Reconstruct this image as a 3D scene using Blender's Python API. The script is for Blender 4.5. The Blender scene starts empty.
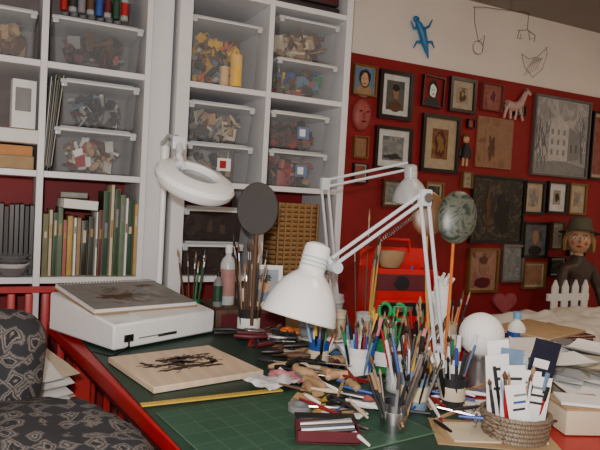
import bpy, bmesh, math, random
from mathutils import Matrix, Vector, Euler, noise
random.seed(7)
sc=bpy.context.scene
T=Matrix.Translation
def RZ(a): return Matrix.Rotation(math.radians(a),4,'Z')
def RX(a): return Matrix.Rotation(math.radians(a),4,'X')
def RY(a): return Matrix.Rotation(math.radians(a),4,'Y')
# ---------------------------------------------------------------- materials
MC={}
def mat(name,col,rough=.55,metal=0,var=.12,scale=30,bump=0,alpha=1,emit=0,trans=0,coat=0):
    if name in MC: return MC[name]
    m=bpy.data.materials.new(name); m.use_nodes=True; nt=m.node_tree; N=nt.nodes; L=nt.links
    p=N['Principled BSDF']; p.inputs['Roughness'].default_value=rough; p.inputs['Metallic'].default_value=metal
    tc=N.new('ShaderNodeTexCoord'); nz=N.new('ShaderNodeTexNoise'); nz.inputs['Scale'].default_value=scale; nz.inputs['Detail'].default_value=4
    L.new(tc.outputs['Object'],nz.inputs['Vector'])
    cr=N.new('ShaderNodeValToRGB'); cr.color_ramp.elements[0].position=.3; cr.color_ramp.elements[1].position=.7
    a=[max(0,c*(1-var)) for c in col]; b=[min(1,c*(1+var)) for c in col]
    cr.color_ramp.elements[0].color=(*a,1); cr.color_ramp.elements[1].color=(*b,1)
    L.new(nz.outputs['Fac'],cr.inputs['Fac']); L.new(cr.outputs['Color'],p.inputs['Base Color'])
    if bump:
        bp=N.new('ShaderNodeBump'); bp.inputs['Strength'].default_value=bump; bp.inputs['Distance'].default_value=.01
        L.new(nz.outputs['Fac'],bp.inputs['Height']); L.new(bp.outputs['Normal'],p.inputs['Normal'])
    if alpha<1: p.inputs['Alpha'].default_value=alpha
    if coat: p.inputs['Coat Weight'].default_value=coat
    MC[name]=m; return m
def artmat(name,cols,scale=6,kind='noise',dist=1.5,rough=.5,const=False):
    if name in MC: return MC[name]
    m=bpy.data.materials.new(name); m.use_nodes=True; nt=m.node_tree; N=nt.nodes; L=nt.links
    p=N['Principled BSDF']; p.inputs['Roughness'].default_value=rough
    tc=N.new('ShaderNodeTexCoord')
    if kind=='noise':
        t=N.new('ShaderNodeTexNoise'); t.inputs['Scale'].default_value=scale; t.inputs['Detail'].default_value=6; t.inputs['Distortion'].default_value=dist; out=t.outputs['Fac']
    else:
        t=N.new('ShaderNodeTexWave'); t.inputs['Scale'].default_value=scale; t.inputs['Distortion'].default_value=dist; t.inputs['Detail'].default_value=3; out=t.outputs['Fac']
    L.new(tc.outputs['Object'],t.inputs['Vector'])
    cr=N.new('ShaderNodeValToRGB'); cr.color_ramp.interpolation='CONSTANT' if const else 'LINEAR'
    els=cr.color_ramp.elements; n=len(cols)
    for i,c in enumerate(cols):
        pos=.28+.42*i/max(1,n-1)
        if kind=='wave': pos=i/max(1,n-1)*.9
        if i<2: e=els[i]; e.position=pos
        else: e=els.new(pos)
        e.color=(*c,1)
    L.new(out,cr.inputs['Fac']); L.new(cr.outputs['Color'],p.inputs['Base Color'])
    MC[name]=m; return m
WH=mat('white_paint',(.82,.81,.79),.45,var=.02)
SHW=mat('shelf_white',(.74,.75,.78),.4,var=.02)
PLW=mat('lamp_white_enamel',(.90,.92,.94),.25,var=.01,coat=.4)
LAMPM=mat('lamp_arm_enamel',(.58,.63,.68),.35,var=.03)
WALLW=mat('wall_white',(.86,.80,.73),.7,var=.04,scale=3)
REDW=mat('wall_red',(.24,.003,.007),.6,var=.15,scale=4)
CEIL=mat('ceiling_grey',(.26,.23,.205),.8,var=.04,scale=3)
RED=mat('red_enamel',(.38,.005,.008),.4,var=.08)
DRED=mat('dark_red_enamel',(.20,.005,.008),.4,var=.08)
BLK=mat('black',(.006,.006,.007),.4)
DGR=mat('dark_grey',(.022,.022,.026),.5)
GRY=mat('grey',(.20,.20,.21),.5)
STEEL=mat('steel',(.5,.5,.52),.28,1)
PAPER=mat('paper',(.80,.80,.80),.7,var=.04)
CREAM=mat('cream_paper',(.60,.51,.37),.7,var=.06)
KRAFT=mat('kraft',(.38,.25,.13),.7,var=.1)
WOOD=artmat('light_wood',[(.40,.24,.12),(.50,.32,.17),(.44,.28,.15)],5,'wave',4)
DWOOD=artmat('dark_wood',[(.05,.02,.010),(.09,.035,.016)],5,'wave',4)
GOLD=mat('gold_frame',(.24,.14,.045),.4,.5)
ORG=mat('orange',(.70,.16,.015),.5)
YEL=mat('yellow',(.72,.44,.03),.45)
GRN=mat('green',(.015,.21,.06),.45)
DGN=mat('dark_green',(.01,.055,.028),.5)
BLU=mat('blue',(.015,.07,.32),.45)
LBL=mat('light_blue',(.16,.38,.64),.5)
PNK=mat('pink',(.66,.24,.28),.6)
BRN=mat('brown',(.10,.045,.02),.6)
TAN=mat('tan',(.34,.21,.11),.6)
SKIN=mat('painted_skin',(.56,.32,.19),.5)
MAR=mat('maroon',(.09,.006,.013),.5)
PLAST=mat('clear_plastic',(.62,.67,.72),.10,var=.05,alpha=.16)
LIDM=mat('bin_lid',(.66,.70,.74),.2,var=.03,alpha=.66)
GLASSJ=mat('jar_glass',(.70,.75,.75),.1,alpha=.35)
PALE=mat('packet_pale',(.50,.50,.48),.5); DUST=mat('dusty_blue',(.12,.20,.34),.5); OCH=mat('ochre',(.50,.29,.05),.5); ROSE=mat('rose',(.40,.10,.09),.6)
# ---------------------------------------------------------------- builder
class B:
    def __init__(s,name): s.bm=bmesh.new(); s.m=[]; s.name=name
    def mi(s,m):
        if m not in s.m: s.m.append(m)
        return s.m.index(m)
    def _set(s,vs,m):
        i=s.mi(m)
        for v in vs:
            for f in v.link_faces: f.material_index=i
    def box(s,c,size,m,rot=None,bev=0):
        M=T(c)@(rot if rot is not None else Matrix())@Matrix.Diagonal((*size,1))
        r=bmesh.ops.create_cube(s.bm,size=1,matrix=M); s._set(r['verts'],m)
        if bev:
            es=list({e for v in r['verts'] for e in v.link_edges})
            bmesh.ops.bevel(s.bm,geom=es,offset=bev,segments=2,affect='EDGES',profile=.6)
        return s
    def cyl(s,p0,p1,r0,r1,m,seg=16):
        p0=Vector(p0);p1=Vector(p1);d=p1-p0
        q=d.to_track_quat('Z','Y').to_matrix().to_4x4()
        r=bmesh.ops.create_cone(s.bm,cap_ends=True,segments=seg,radius1=r0,radius2=r1,depth=d.length,matrix=T((p0+p1)/2)@q)
        s._set(r['verts'],m); return s
    def sph(s,c,rad,m,seg=20,rot=None):
        if not hasattr(rad,'__len__'): rad=(rad,)*3
        M=T(c)@(rot if rot is not None else Matrix())@Matrix.Diagonal((*rad,1))
        r=bmesh.ops.create_uvsphere(s.bm,u_segments=seg,v_segments=max(6,seg//2),radius=1,matrix=M); s._set(r['verts'],m); return s
    def lathe(s,prof,m,M=None,seg=32):
        M=M if M is not None else Matrix(); i=s.mi(m); rings=[]
        for (r,z) in prof:
            r=max(r,1e-4)
            rings.append([s.bm.verts.new(M@Vector((r*math.cos(2*math.pi*k/seg),r*math.sin(2*math.pi*k/seg),z))) for k in range(seg)])
        for a,b in zip(rings,rings[1:]):
            for k in range(seg):
                f=s.bm.faces.new((a[k],a[(k+1)%seg],b[(k+1)%seg],b[k])); f.material_index=i
        return s
    def tube(s,pts,r,m,seg=8):
        pts=[Vector(p) for p in pts]; rs=r if hasattr(r,'__len__') else [r]*len(pts); i=s.mi(m); rings=[]
        for k,p in enumerate(pts):
            a=pts[max(0,k-1)];b=pts[min(len(pts)-1,k+1)]; d=(b-a).normalized()
            up=Vector((0,0,1)) if abs(d.z)<.9 else Vector((1,0,0))
            x=d.cross(up).normalized(); y=d.cross(x)
            rings.append([s.bm.verts.new(p+(x*math.cos(2*math.pi*j/seg)+y*math.sin(2*math.pi*j/seg))*rs[k]) for j in range(seg)])
        for a,b in zip(rings,rings[1:]):
            for j in range(seg):
                f=s.bm.faces.new((a[j],a[(j+1)%seg],b[(j+1)%seg],b[j])); f.material_index=i
        for rg in (rings[0][::-1],rings[-1]):
            f=s.bm.faces.new(rg); f.material_index=i
        return s
    def poly(s,pts,th,m,M=None):
        M=M if M is not None else Matrix(); i=s.mi(m)
        a=[s.bm.verts.new(M@Vector((x,y,0))) for x,y in pts]; b=[s.bm.verts.new(M@Vector((x,y,th))) for x,y in pts]
        n=len(pts); fs=[s.bm.faces.new(a[::-1]),s.bm.faces.new(b)]
        for k in range(n): fs.append(s.bm.faces.new((a[k],a[(k+1)%n],b[(k+1)%n],b[k])))
        for f in fs: f.material_index=i
        return s
    def ell(s,cx,cy,rx,ry,th,m,M=None,seg=24,rot=0):
        c,sn=math.cos(rot),math.sin(rot)
        return s.poly([(cx+rx*math.cos(t)*c-ry*math.sin(t)*sn,cy+rx*math.cos(t)*sn+ry*math.sin(t)*c) for t in [2*math.pi*k/seg for k in range(seg)]],th,m,M)
    def blot(s,cx,cy,rx,ry,th,m,M,seed=0,amp=.35,seg=30):
        pts=[]
        for k in range(seg):
            t=2*math.pi*k/seg; o=1+amp*noise.noise(Vector((math.cos(t)*2+seed,math.sin(t)*2,seed*1.7)))*1.6
            pts.append((cx+rx*o*math.cos(t),cy+ry*o*math.sin(t)))
        return s.poly(pts,th,m,M)
    def crumple(s,c,size,m,amp=.25,seg=24,seed=0,rot=None):
        M=T(c)@(rot if rot is not None else Matrix())@Matrix.Diagonal((*size,1))
        r=bmesh.ops.create_uvsphere(s.bm,u_segments=seg,v_segments=seg//2,radius=1); s._set(r['verts'],m)
        for v in r['verts']:
            n=noise.noise(v.co*2.2+Vector((seed,seed*3,0)))+.5*noise.noise(v.co*5+Vector((seed,0,0)))
            v.co=M@(v.co*(1+amp*n))
        return s
    def sheet(s,c,w,d,m,rot=None,amp=.01,seed=0,n=10,curl=0,fr=14):
        M=T(c)@(rot if rot is not None else Matrix()); i=s.mi(m)
        def P(a,b_): 
            x=(a/n-.5)*w;y=(b_/n-.5)*d
            return Vector((x,y,amp*(.8+1.4*noise.noise(Vector((x*fr+seed,y*fr,seed)))+.5*noise.noise(Vector((x*fr*2.6,y*fr*2.6+seed,seed))))+curl*(x/w*2)**2))
        for off in (0,.0012):
            g=[[s.bm.verts.new(M@(P(a,b_)+Vector((0,0,off)))) for b_ in range(n+1)] for a in range(n+1)]
            for a in range(n):
                for b_ in range(n):
                    f=s.bm.faces.new((g[a][b_],g[a+1][b_],g[a+1][b_+1],g[a][b_+1])); f.material_index=i
        return s
    def done(s,smooth=True,sub=0,parent=None,bevel=0):
        bmesh.ops.recalc_face_normals(s.bm,faces=s.bm.faces)
        me=bpy.data.meshes.new(s.name); s.bm.to_mesh(me); s.bm.free()
        for m in s.m: me.materials.append(m)
        if smooth:
            me.polygons.foreach_set('use_smooth',[True]*len(me.polygons)); me.set_sharp_from_angle(angle=math.radians(38))
        o=bpy.data.objects.new(s.name,me); sc.collection.objects.link(o)
        if bevel:
            b=o.modifiers.new('b','BEVEL'); b.width=bevel; b.segments=2
        if sub:
            b=o.modifiers.new('s','SUBSURF'); b.levels=sub; b.render_levels=sub
        if parent: o.parent=parent
        return o
def empty(name):
    e=bpy.data.objects.new(name,None); sc.collection.objects.link(e); return e
def boxM(b,M,c,s,m):
    r=bmesh.ops.create_cube(b.bm,size=1,matrix=M@T(c)@Matrix.Diagonal((*s,1))); b._set(r['verts'],m)
# ---------------------------------------------------------------- camera
cam=bpy.data.objects.new('camera',bpy.data.cameras.new('camera')); sc.collection.objects.link(cam); sc.camera=cam
cam.data.sensor_width=36; cam.data.lens=36; cam.data.clip_start=.02
cam.matrix_world=T((0,0,1.22))@RZ(-26)@RX(87.6)@RZ(3.2)
# ---------------------------------------------------------------- room
B('floor').box((1.5,.5,-.05),(6,5,.1),WOOD).done()
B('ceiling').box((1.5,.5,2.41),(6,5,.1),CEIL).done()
B('wall_back').box((1.5,2.67,1.18),(6,.1,2.56),WALLW).done()
B('wall_back_lower').box((1.5,2.61,.98),(5.8,.02,1.96),REDW).done()
B('wall_left').box((-1.4,.5,1.18),(.1,4.6,2.56),WALLW).done()
B('wall_right').box((4.4,.5,1.18),(.1,4.6,2.56),WALLW).done()
B('wall_front').box((1.5,-1.9,1.18),(6,.1,2.56),WALLW).done()
# ---------------------------------------------------------------- shelves
FY=2.25; BY=2.595
def unit(name,xs,th,levels,zb,zt,redmax):
    b=B(name)
    for i,x in enumerate(xs):
        b.box((x,(FY+BY)/2,(zb+zt)/2),(th[i],BY-FY,zt-zb),SHW)
    for a,c,ta,tc_ in zip(xs,xs[1:],th,th[1:]):
        for z in levels:
            b.box(((a+ta/2+c-tc_/2)/2,(FY+BY)/2,z),(c-a-ta/2-tc_/2,BY-FY-.004,.022),SHW)
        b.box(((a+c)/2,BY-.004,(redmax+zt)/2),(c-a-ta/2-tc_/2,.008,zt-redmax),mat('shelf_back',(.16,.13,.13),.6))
        b.box(((a+c)/2,BY-.004,(zb+redmax)/2),(c-a-ta/2-tc_/2,.008,redmax-zb),REDW)
    return b.done(bevel=.0015)
LV=[.89,1.26,1.635,2.0,2.34]
unit('bookshelf',[-.62,-.265,.095,.445],[.022]*4,LV,.0,2.355,1.26)
unit('bookshelf',[.578,.925,1.28],[.05,.022,.03],[.15,.52]+LV,.0,2.355,1.26)
B('trim_1').box((.5,2.32,1.18),(.08,.06,2.35),SHW).done()
b=B('radiator')
for k in range(19): b.box((-.575+k*.054,2.23,.5),(.026,.03,.70),RED,bev=.006)
b.box((-.08,2.236,.862),(1.03,.02,.02),RED); b.box((-.08,2.236,.14),(1.03,.02,.04),RED)
b.box((-.08,2.23,.06),(1.03,.03,.12),DRED)
b.done()
def bin_(x,z,w,h,cols,n=40,label=None,dark=None,d=.27,name='storage_bin',fill=.84,flat=.42):
    e=empty(name); y0=FY+.012
    b=B('bin_body'); hw=w/2; hb=hw*.90
    zt=z+h-.018
    ring0=[(x-hb,y0+.02),(x+hb,y0+.02),(x+hb,y0+d-.02),(x-hb,y0+d-.02)]
    ring1=[(x-hw+.006,y0+.006),(x+hw-.006,y0+.006),(x+hw-.006,y0+d-.006),(x-hw+.006,y0+d-.006)]
    bm=b.bm; i=b.mi(dark or PLAST)
    A=[bm.verts.new((p[0],p[1],z+.001)) for p in ring0]; C=[bm.verts.new((p[0],p[1],zt)) for p in ring1]
    bm.faces.new(A[::-1])
    for k in range(4): bm.faces.new((A[k],A[(k+1)%4],C[(k+1)%4],C[k]))
    b.done(parent=e,bevel=.008)
    l=B('bin_lid'); lm=LIDM
    l.box((x,y0+d/2,zt+.004),(w,d,.012),lm,bev=.004)
    l.box((x,y0+d/2,zt+.012),(w*.86,d*.84,.010),lm,bev=.004)
    l.tube([(x-hw,y0-.001,zt),(x+hw,y0-.001,zt)],.003,WH,6)
    for sx in (-1,1): l.box((x+sx*(hw-.012),y0+.0,zt-.008),(.02,.012,.02),lm,bev=.003)
    l.done(parent=e)
    c=B('bin_contents')
    for k in range(int(n*1.6)):
        m=random.choice(cols); s=random.uniform(.014,.036)
        px=x+random.uniform(-1,1)*(hb-.046); py=y0+random.uniform(.05,d-.07); pz=z+.026+random.random()*(h*fill-.055)
        rt=Euler([random.uniform(0,3) for _ in range(3)]).to_matrix().to_4x4()
        t=random.random()
        if t<flat: c.box((px,py,pz),(s*2.0,s*1.5,s*.15),m,rot=rt)
        elif t<flat+.28: c.box((px,py,pz),(s*1.5,s,s*.6),m,rot=rt)
        elif t<flat+.38: c.sph((px,py,pz),(s,s*.7,s*.5),m,seg=10,rot=rt)
        else:
            v=rt@Vector((0,0,s*1.1)); p=Vector((px,py,pz)); c.cyl(p-v,p+v,s*.28,s*.25,m,seg=8)
    if label:
        c.box((x+.02,y0+.010,z+h*.45),(.055,.002,.05),DUST if label==1 else PAPER)
        c.box((x+.015,y0+.0085,z+h*.45),(.026,.002,.03),PAPER if label==1 else RED)
    c.done(parent=e); return e
bin_(.27,1.648,.31,.17,[DGR,DGR,BRN,BLK,MAR,GRY,ROSE],60)
bin_(.275,1.272,.28,.165,[RED,CREAM,BRN,PALE,TAN,PAPER,MAR,KRAFT],50)
bin_(.285,1.440,.27,.165,[DGR,GRY,MAR,PALE,BLK,DUST,DGR],50)
bin_(-.03,1.648,.20,.17,[BRN,TAN,KRAFT,BRN],60)
bin_(.745,1.648,.29,.26,[YEL,BRN,ROSE,PALE,DUST,DGR,BRN,OCH,ORG,DGN],90)
bin_(1.10,1.648,.28,.155,[BLU,ROSE,MAR,BRN,YEL,DGR,GRN,DUST],60)
bin_(1.10,1.806,.28,.165,[TAN,KRAFT,BRN,CREAM,BRN],70)
bin_(.74,1.272,.27,.155,[PALE,GRY,TAN,DGR,BRN],50,label=2)
bin_(.74,1.430,.27,.155,[BRN,CREAM,TAN,GRY,DGR,MAR],50)
bin_(1.08,1.272,.27,.155,[BRN,RED,DGR,TAN,BLK,ROSE],50,label=1)
bin_(1.08,1.430,.27,.155,[BRN,MAR,RED,DGR,BLK],50,label=1)
DB=mat('smoky_plastic',(.05,.04,.04),.25,alpha=.7)
bin_(.73,.902,.25,.135,[BRN,DGR,TAN],30,dark=DB)
bin_(.73,1.04,.25,.135,[BRN,DGR,TAN],30,dark=DB)
bin_(.745,2.013,.28,.17,[DUST,GRY,PALE,DGR],40)
bin_(-.44,1.648,.30,.2,[BRN,GRY],20); bin_(-.44,1.272,.30,.2,[BRN,GRY],20)
b=B('candle_glint'); CW=mat('glint_wax',(.85,.50,.05),.3)  # yellow candle shape stands in for a bright reflection at the bin
b.cyl((.80,2.30,1.655),(.80,2.30,1.78),.024,.024,CW,24); b.cyl((.80,2.30,1.78),(.80,2.30,1.795),.0015,.0015,BLK,6)
b.cyl((.755,2.31,1.655),(.755,2.31,1.73),.018,.018,mat('candle_cream',(.70,.45,.20),.35),20); b.done()
b=B('folded_fabric')
for k,(m,h) in enumerate([(DGR,.03),(MAR,.035),(DGR,.03),(BRN,.04),(DGR,.03),(MAR,.04)]):
    b.box((1.10,2.40,2.012+.036*k+h/2),(.29-.01*(k%3),.24,h),m,bev=.009)
b.done()
def bottle(name,x,y,z,r,h,body,cap,label=None,seg=20):
    b=B(name)
    b.lathe([(0,0),(r*.95,0),(r,.006),(r,h*.68),(r*.75,h*.76),(r*.38,h*.82),(r*.38,h*.88)],body,T((x,y,z)),seg)
    b.lathe([(r*.45,h*.86),(r*.45,h),(0,h)],cap,T((x,y,z)),seg)
    if label: b.lathe([(r*1.02,h*.15),(r*1.02,h*.6)],label,T((x,y,z)),seg)
    return b.done()
cols=[RED,DGR,GRY,BRN,BLU,MAR,DGN]
for k in range(8): bottle('paint_bottle',.155+k*.030,2.33,1.846,.0135,.105,GLASSJ if k%2 else cols[k%7],cols[(k+2)%7],cols[k%7])
for k in range(7): bottle('paint_bottle',.165+k*.031,2.40,1.846,.0135,.115,GRY,cols[(k+1)%7],cols[(k+3)%7])
b=B('box_stack')
b.box((.0,2.38,1.295),(.15,.2,.045),KRAFT,bev=.003); b.box((-.01,2.38,1.335),(.16,.2,.035),mat('box_orange',(.50,.20,.05),.6),bev=.003)
b.box((-.005,2.37,1.385),(.17,.2,.05),PAPER,bev=.003,rot=RZ(4)); b.done()
B('cardboard_box').box((.035,2.31,1.495),(.075,.05,.165),PAPER,bev=.002,rot=RZ(8)).box((.035,2.284,1.51),(.05,.002,.08),GRY,rot=RZ(8)).done()
b=B('paper_stack')
for k in range(9): b.box((.108+.004*k+.006,2.40+random.uniform(-.01,.01),1.44+random.uniform(-.01,.01)),(.002,.22,.32),random.choice([GRY,CREAM,PAPER,DGN]),rot=RY(3+k*.3))
b.done()
b=B('file_folders')
for k in range(7): b.box((-.02+k*.016,2.40,.902+.13+random.uniform(-.012,.0)),(.012,.22,.24),random.choice([BLK,DGR,BLK,BLK]))
b.done()
b=B('bowl_stack')
for k in range(4): b.lathe([(0,.0),(.025,.0),(.055,.028),(.058,.028),(.028,-.003)],[GRY,PAPER,STEEL,GRY][k],T((.02,2.28,.904+k*.014+.003)),24)
b.done()
# books
b=B('books'); x=.110; SG=mat('sage',(.10,.18,.11),.5); OLV=mat('olive_cloth',(.17,.16,.08),.6)
spec=[(.020,.22,OLV),(.014,.235,CREAM),(.016,.225,DGN),(.018,.245,SG),(.014,.20,ROSE),(.020,.215,OCH),(.012,.21,PAPER),(.016,.21,TAN),(.024,.20,BLK),(.022,.215,DGR),(.010,.235,PAPER),(.016,.24,MAR),(.024,.31,DGN),(.014,.335,CREAM),(.020,.32,DGN),(.018,.30,SG),(.012,.29,PAPER),(.024,.28,DGN),(.014,.27,OCH)]
for w,h,m in spec:
    dy=random.uniform(0,.03)
    b.box((x+w/2,2.26+dy+.08,.902+h/2),(w-.0015,.16,h),m,bev=.002)
    lm=random.choice([CREAM,GOLD,GRY,GOLD]); b.box((x+w/2,2.259+dy,.902+h*random.uniform(.5,.8)),(w*.4,.002,h*random.uniform(.08,.25)),lm)
    x+=w
b.box((.225,2.32,1.160),(.12,.15,.035),PAPER,rot=RZ(5)@RY(3),bev=.002); b.box((.215,2.33,1.192),(.09,.14,.02),GRY,rot=RZ(-5),bev=.002)
b.done()
WICK=artmat('wicker',[(.17,.08,.03),(.42,.25,.10),(.28,.15,.055)],40,'wave',2)
b=B('wicker_basket')
bx,by,bw,bd,bh=1.10,2.38,.21,.2,.30
for k in range(15):
    z=.905+k*bh/15+.01; pts=[]
    for t in range(33):
        a=2*math.pi*t/32; ca,sa=math.cos(a),math.sin(a)
        ex=(abs(ca)**.35)*math.copysign(1,ca)*bw/2; ey=(abs(sa)**.35)*math.copysign(1,sa)*bd/2
        o=1+.03*math.sin(t*math.pi/1+k*math.pi); pts.append((bx+ex*o,by+ey*o,z))
    b.tube(pts,.0095,WICK,6)
for k in range(7): b.box((bx-.09+.03*k,by-bd/2-.004,.905+bh/2),(.008,.012,bh),WICK)
b.box((bx,by,.91),(bw*.9,bd*.9,.01),WICK)
b.done()
# ---------------------------------------------------------------- wall pictures
WY=2.598
def picM(X,Z,y=WY): return Matrix(((1,0,0,X),(0,0,-1,y),(0,1,0,Z),(0,0,0,1)))
pc=[0]
def picture(name,X,Z,W,H,fm,fw,mm,mw,am,shapes=(),th=.022,rot=0,extra=None):
    b=B(name); M=picM(X,Z)@RZ(rot); w,h=W/2,H/2; pc[0]+=1
    for (cx,cy,sx,sy) in ((0,h-fw/2,W,fw),(0,-h+fw/2,W,fw),(-w+fw/2,0,fw,H-2*fw),(w-fw/2,0,fw,H-2*fw)): boxM(b,M,(cx,cy,th/2),(sx,sy,th),fm)
    boxM(b,M,(0,0,.004),(W-2*fw,H-2*fw,.008),mm)
    aw,ah=W-2*fw-2*mw,H-2*fw-2*mw
    boxM(b,M,(0,0,.0085),(aw,ah,.002),am)
    if extra: extra(b,M,aw,ah)
    z=.0105
    for k,sh in enumerate(shapes):
        b.blot(sh[0]*aw,sh[1]*ah,sh[2]*aw,sh[3]*ah,.0009,sh[4],M@T((0,0,z)),seed=pc[0]*3+k*5,amp=sh[5] if len(sh)>5 else .12); z+=.0008
    return b.done()
aP=artmat('art_dark_portrait',[(.02,.03,.04),(.11,.10,.08),(.04,.06,.07)],9)
aL=artmat('art_landscape',[(.06,.08,.10),(.26,.27,.25),(.12,.14,.14),(.34,.33,.30)],12)
aG=artmat('art_gold_red',[(.26,.14,.03),(.15,.04,.015),(.34,.20,.06)],16)
aK=artmat('art_sketch',[(.17,.17,.17),(.34,.34,.33),(.27,.27,.27),(.44,.44,.43),(.32,.32,.32)],9,dist=1.2)
aD=artmat('art_dark_painting',[(.006,.006,.006),(.035,.03,.025),(.010,.014,.011),(.10,.08,.05),(.015,.015,.015)],10,dist=3)
aB=artmat('art_brown',[(.16,.07,.03),(.30,.16,.09),(.20,.10,.05)],10)
aS=artmat('art_sepia',[(.24,.19,.13),(.36,.31,.23),(.13,.09,.06)],22)
aR=artmat('art_red_sketch',[(.20,.015,.015),(.28,.10,.07),(.16,.015,.015)],20)
aBl=artmat('art_blue_grey',[(.035,.045,.06),(.11,.12,.13),(.045,.035,.03)],10)
HAIR=mat('portrait_hair',(.012,.010,.010)); DSK=mat('dusky_skin',(.28,.15,.09),.6); FRB=mat('frame_black',(.008,.006,.006),.3); PMAT=mat('picture_mount_white',(.62,.62,.60),.7); CMAT=mat('picture_mount_cream',(.44,.37,.26),.7)
face=lambda s1,hr,bg:[(0,-.4,.42,.22,bg),(0,.10,.30,.34,hr),(0,.03,.19,.26,s1),(-.07,.07,.03,.015,HAIR),(.07,.07,.03,.015,HAIR),(0,-.10,.06,.02,MAR)]
picture('wall_picture',1.575,1.83,.135,.15,GOLD,.006,OCH,.004,mat('art_sky',(.12,.20,.32)),face(SKIN,HAIR,TAN))
picture('wall_picture',1.765,1.78,.205,.245,FRB,.020,PMAT,.028,aP,[(0,-.38,.38,.18,BRN),(0,.1,.17,.24,DSK),(0,.26,.19,.12,HAIR)])
picture('wall_picture',2.0,1.83,.14,.16,FRB,.006,DRED,.006,REDW,face(PAPER,HAIR,DGR),rot=-2)
picture('wall_picture',2.20,1.835,.18,.185,FRB,.017,CMAT,.033,aS,[(0,-.05,.26,.36,BRN,.3),(0,.08,.12,.16,TAN,.3)])
picture('wall_picture',2.41,1.85,.15,.15,mat('thin_frame',(.18,.04,.03)),.005,aR,.004,aR,[(0,0,.28,.33,mat('dusky_pink',(.30,.10,.09)),.3),(.05,.05,.12,.2,MAR,.4)])
SK1=mat('sketch_dark',(.11,.11,.115)); SK2=mat('sketch_mid',(.22,.22,.22)); SK3=mat('sketch_pale',(.46,.46,.45))
def building(b,M,aw,ah):
    z=.0098
    b.poly([(-.10,-.14),(.06,-.14),(.06,.07),(-.02,.13),(-.10,.07)],.0006,SK3,M@T((0,0,z)))
    b.poly([(.06,-.14),(.16,-.12),(.16,.03),(.06,.07)],.0006,SK2,M@T((0,0,z)))
    for i in range(3):
        for j in range(3): boxM(b,M,(-.075+i*.05,-.09+j*.06,z+.0008),(.018,.032,.0008),SK2)
    for i in range(2): boxM(b,M,(.09+i*.04,-.06,z+.0008),(.014,.05,.0008),SK1)
    rr=random.Random(3)
    for k in range(50):
        x0=rr.choice([-.20,-.16,.19,-.13,.2])+rr.uniform(-.03,.02); y0=rr.uniform(-.2,.05)
        p=[M@Vector((x0,y0,z)),M@Vector((x0+rr.uniform(-.02,.02),y0+.06,z)),M@Vector((x0+rr.uniform(-.07,.07),y0+rr.uniform(.10,.16),z))]
        if p[2].z<1.88 and 2.76<p[2].x<3.19: b.tube(p,[.0022,.0016,.0006],SK1,5)
    b.poly([(-.22,-.22),(.22,-.22),(.22,-.17),(.05,-.14),(-.12,-.15),(-.22,-.16)],.0006,SK2,M@T((0,0,z)))
picture('wall_picture',2.975,1.68,.47,.47,mat('frame_pewter',(.14,.14,.135),.4,.3),.012,SK3,.006,aK,[],extra=building)
picture('wall_picture',1.575,1.50,.085,.11,GOLD,.006,REDW,.004,aB)
picture('wall_picture',1.77,1.51,.225,.22,FRB,.016,PMAT,.032,aL,[(0,-.34,.42,.12,DGR,.4),(-.1,.05,.25,.18,GRY,.4)])
picture('wall_picture',1.58,1.37,.085,.10,FRB,.005,CMAT,.008,aR)
picture('wall_picture',2.07,1.56,.25,.305,FRB,.019,mat('mat_cream',(.42,.34,.22)),.053,aG,[(0,0,.33,.42,MAR,.2),(0,.03,.2,.28,GOLD,.4)])
picture('wall_picture',2.455,1.60,.26,.28,TAN,.003,TAN,.002,aB,[(0,.05,.30,.30,DSK,.4),(-.1,-.1,.1,.2,BRN,.5)],th=.012)
picture('wall_picture',2.51,1.225,.40,.38,FRB,.012,DGR,.004,aD,[(.1,-.1,.15,.3,BLK,.6),(-.2,.1,.05,.3,BRN,.6)])
picture('wall_picture',2.785,1.31,.165,.195,FRB,.014,CMAT,.03,aS,[(0,0,.26,.34,GRY,.3)])
picture('wall_picture',2.975,1.32,.165,.19,FRB,.012,PMAT,.04,aS,[(0,0,.3,.3,DGR,.3)])
picture('wall_picture',3.15,1.32,.15,.19,GOLD,.010,CMAT,.04,aS,[(0,0,.25,.3,GRY,.3)])
picture('wall_picture',3.33,1.66,.19,.42,FRB,.012,CMAT,.02,aR)
picture('wall_picture',2.82,1.06,.205,.215,FRB,.012,DGR,.005,aBl,[(0,.08,.14,.22,DSK),(0,-.35,.3,.16,BLK)])
picture('wall_picture',2.43,.88,.22,.25,GOLD,.012,TAN,.012,artmat('art_rose',[(.28,.08,.06),(.36,.19,.14),(.16,.05,.04)],10),[(0,-.35,.35,.15,MAR),(0,.1,.18,.25,DSK),(0,.28,.18,.12,BRN)])
picture('wall_picture',2.65,.92,.165,.22,mat('frame_silver',(.22,.20,.19),.3,.6),.012,GRY,.012,aL,[(0,0,.2,.3,GRY,.3)])
picture('wall_picture',2.83,.85,.18,.16,GOLD,.010,CMAT,.012,aB)
picture('wall_picture',3.0,1.09,.11,.17,DWOOD,.01,CMAT,.006,aS)
picture('wall_picture',3.18,1.06,.15,.19,FRB,.01,CMAT,.02,aBl)
picture('wall_picture',2.27,1.69,.05,.05,FRB,.004,RED,.003,aR)
picture('wall_picture',2.27,1.38,.07,.09,GOLD,.006,CMAT,.008,aS)
picture('wall_picture',2.24,1.22,.09,.11,FRB,.008,CMAT,.01,aB)
picture('wall_picture',1.80,1.28,.16,.14,DWOOD,.012,CMAT,.012,aL)
picture('wall_picture',2.05,1.28,.12,.15,GOLD,.01,CMAT,.012,aD)
picture('wall_picture',2.62,1.80,.09,.06,FRB,.006,CMAT,.006,aBl)
picture('wall_picture',3.02,.90,.14,.12,FRB,.008,CMAT,.01,aD)
b=B('face_mask')
MK=mat('mask_pink',(.36,.08,.07),.5)
b.sph((1.57,2.59,1.66),(.055,.03,.08),MK,24)
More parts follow.
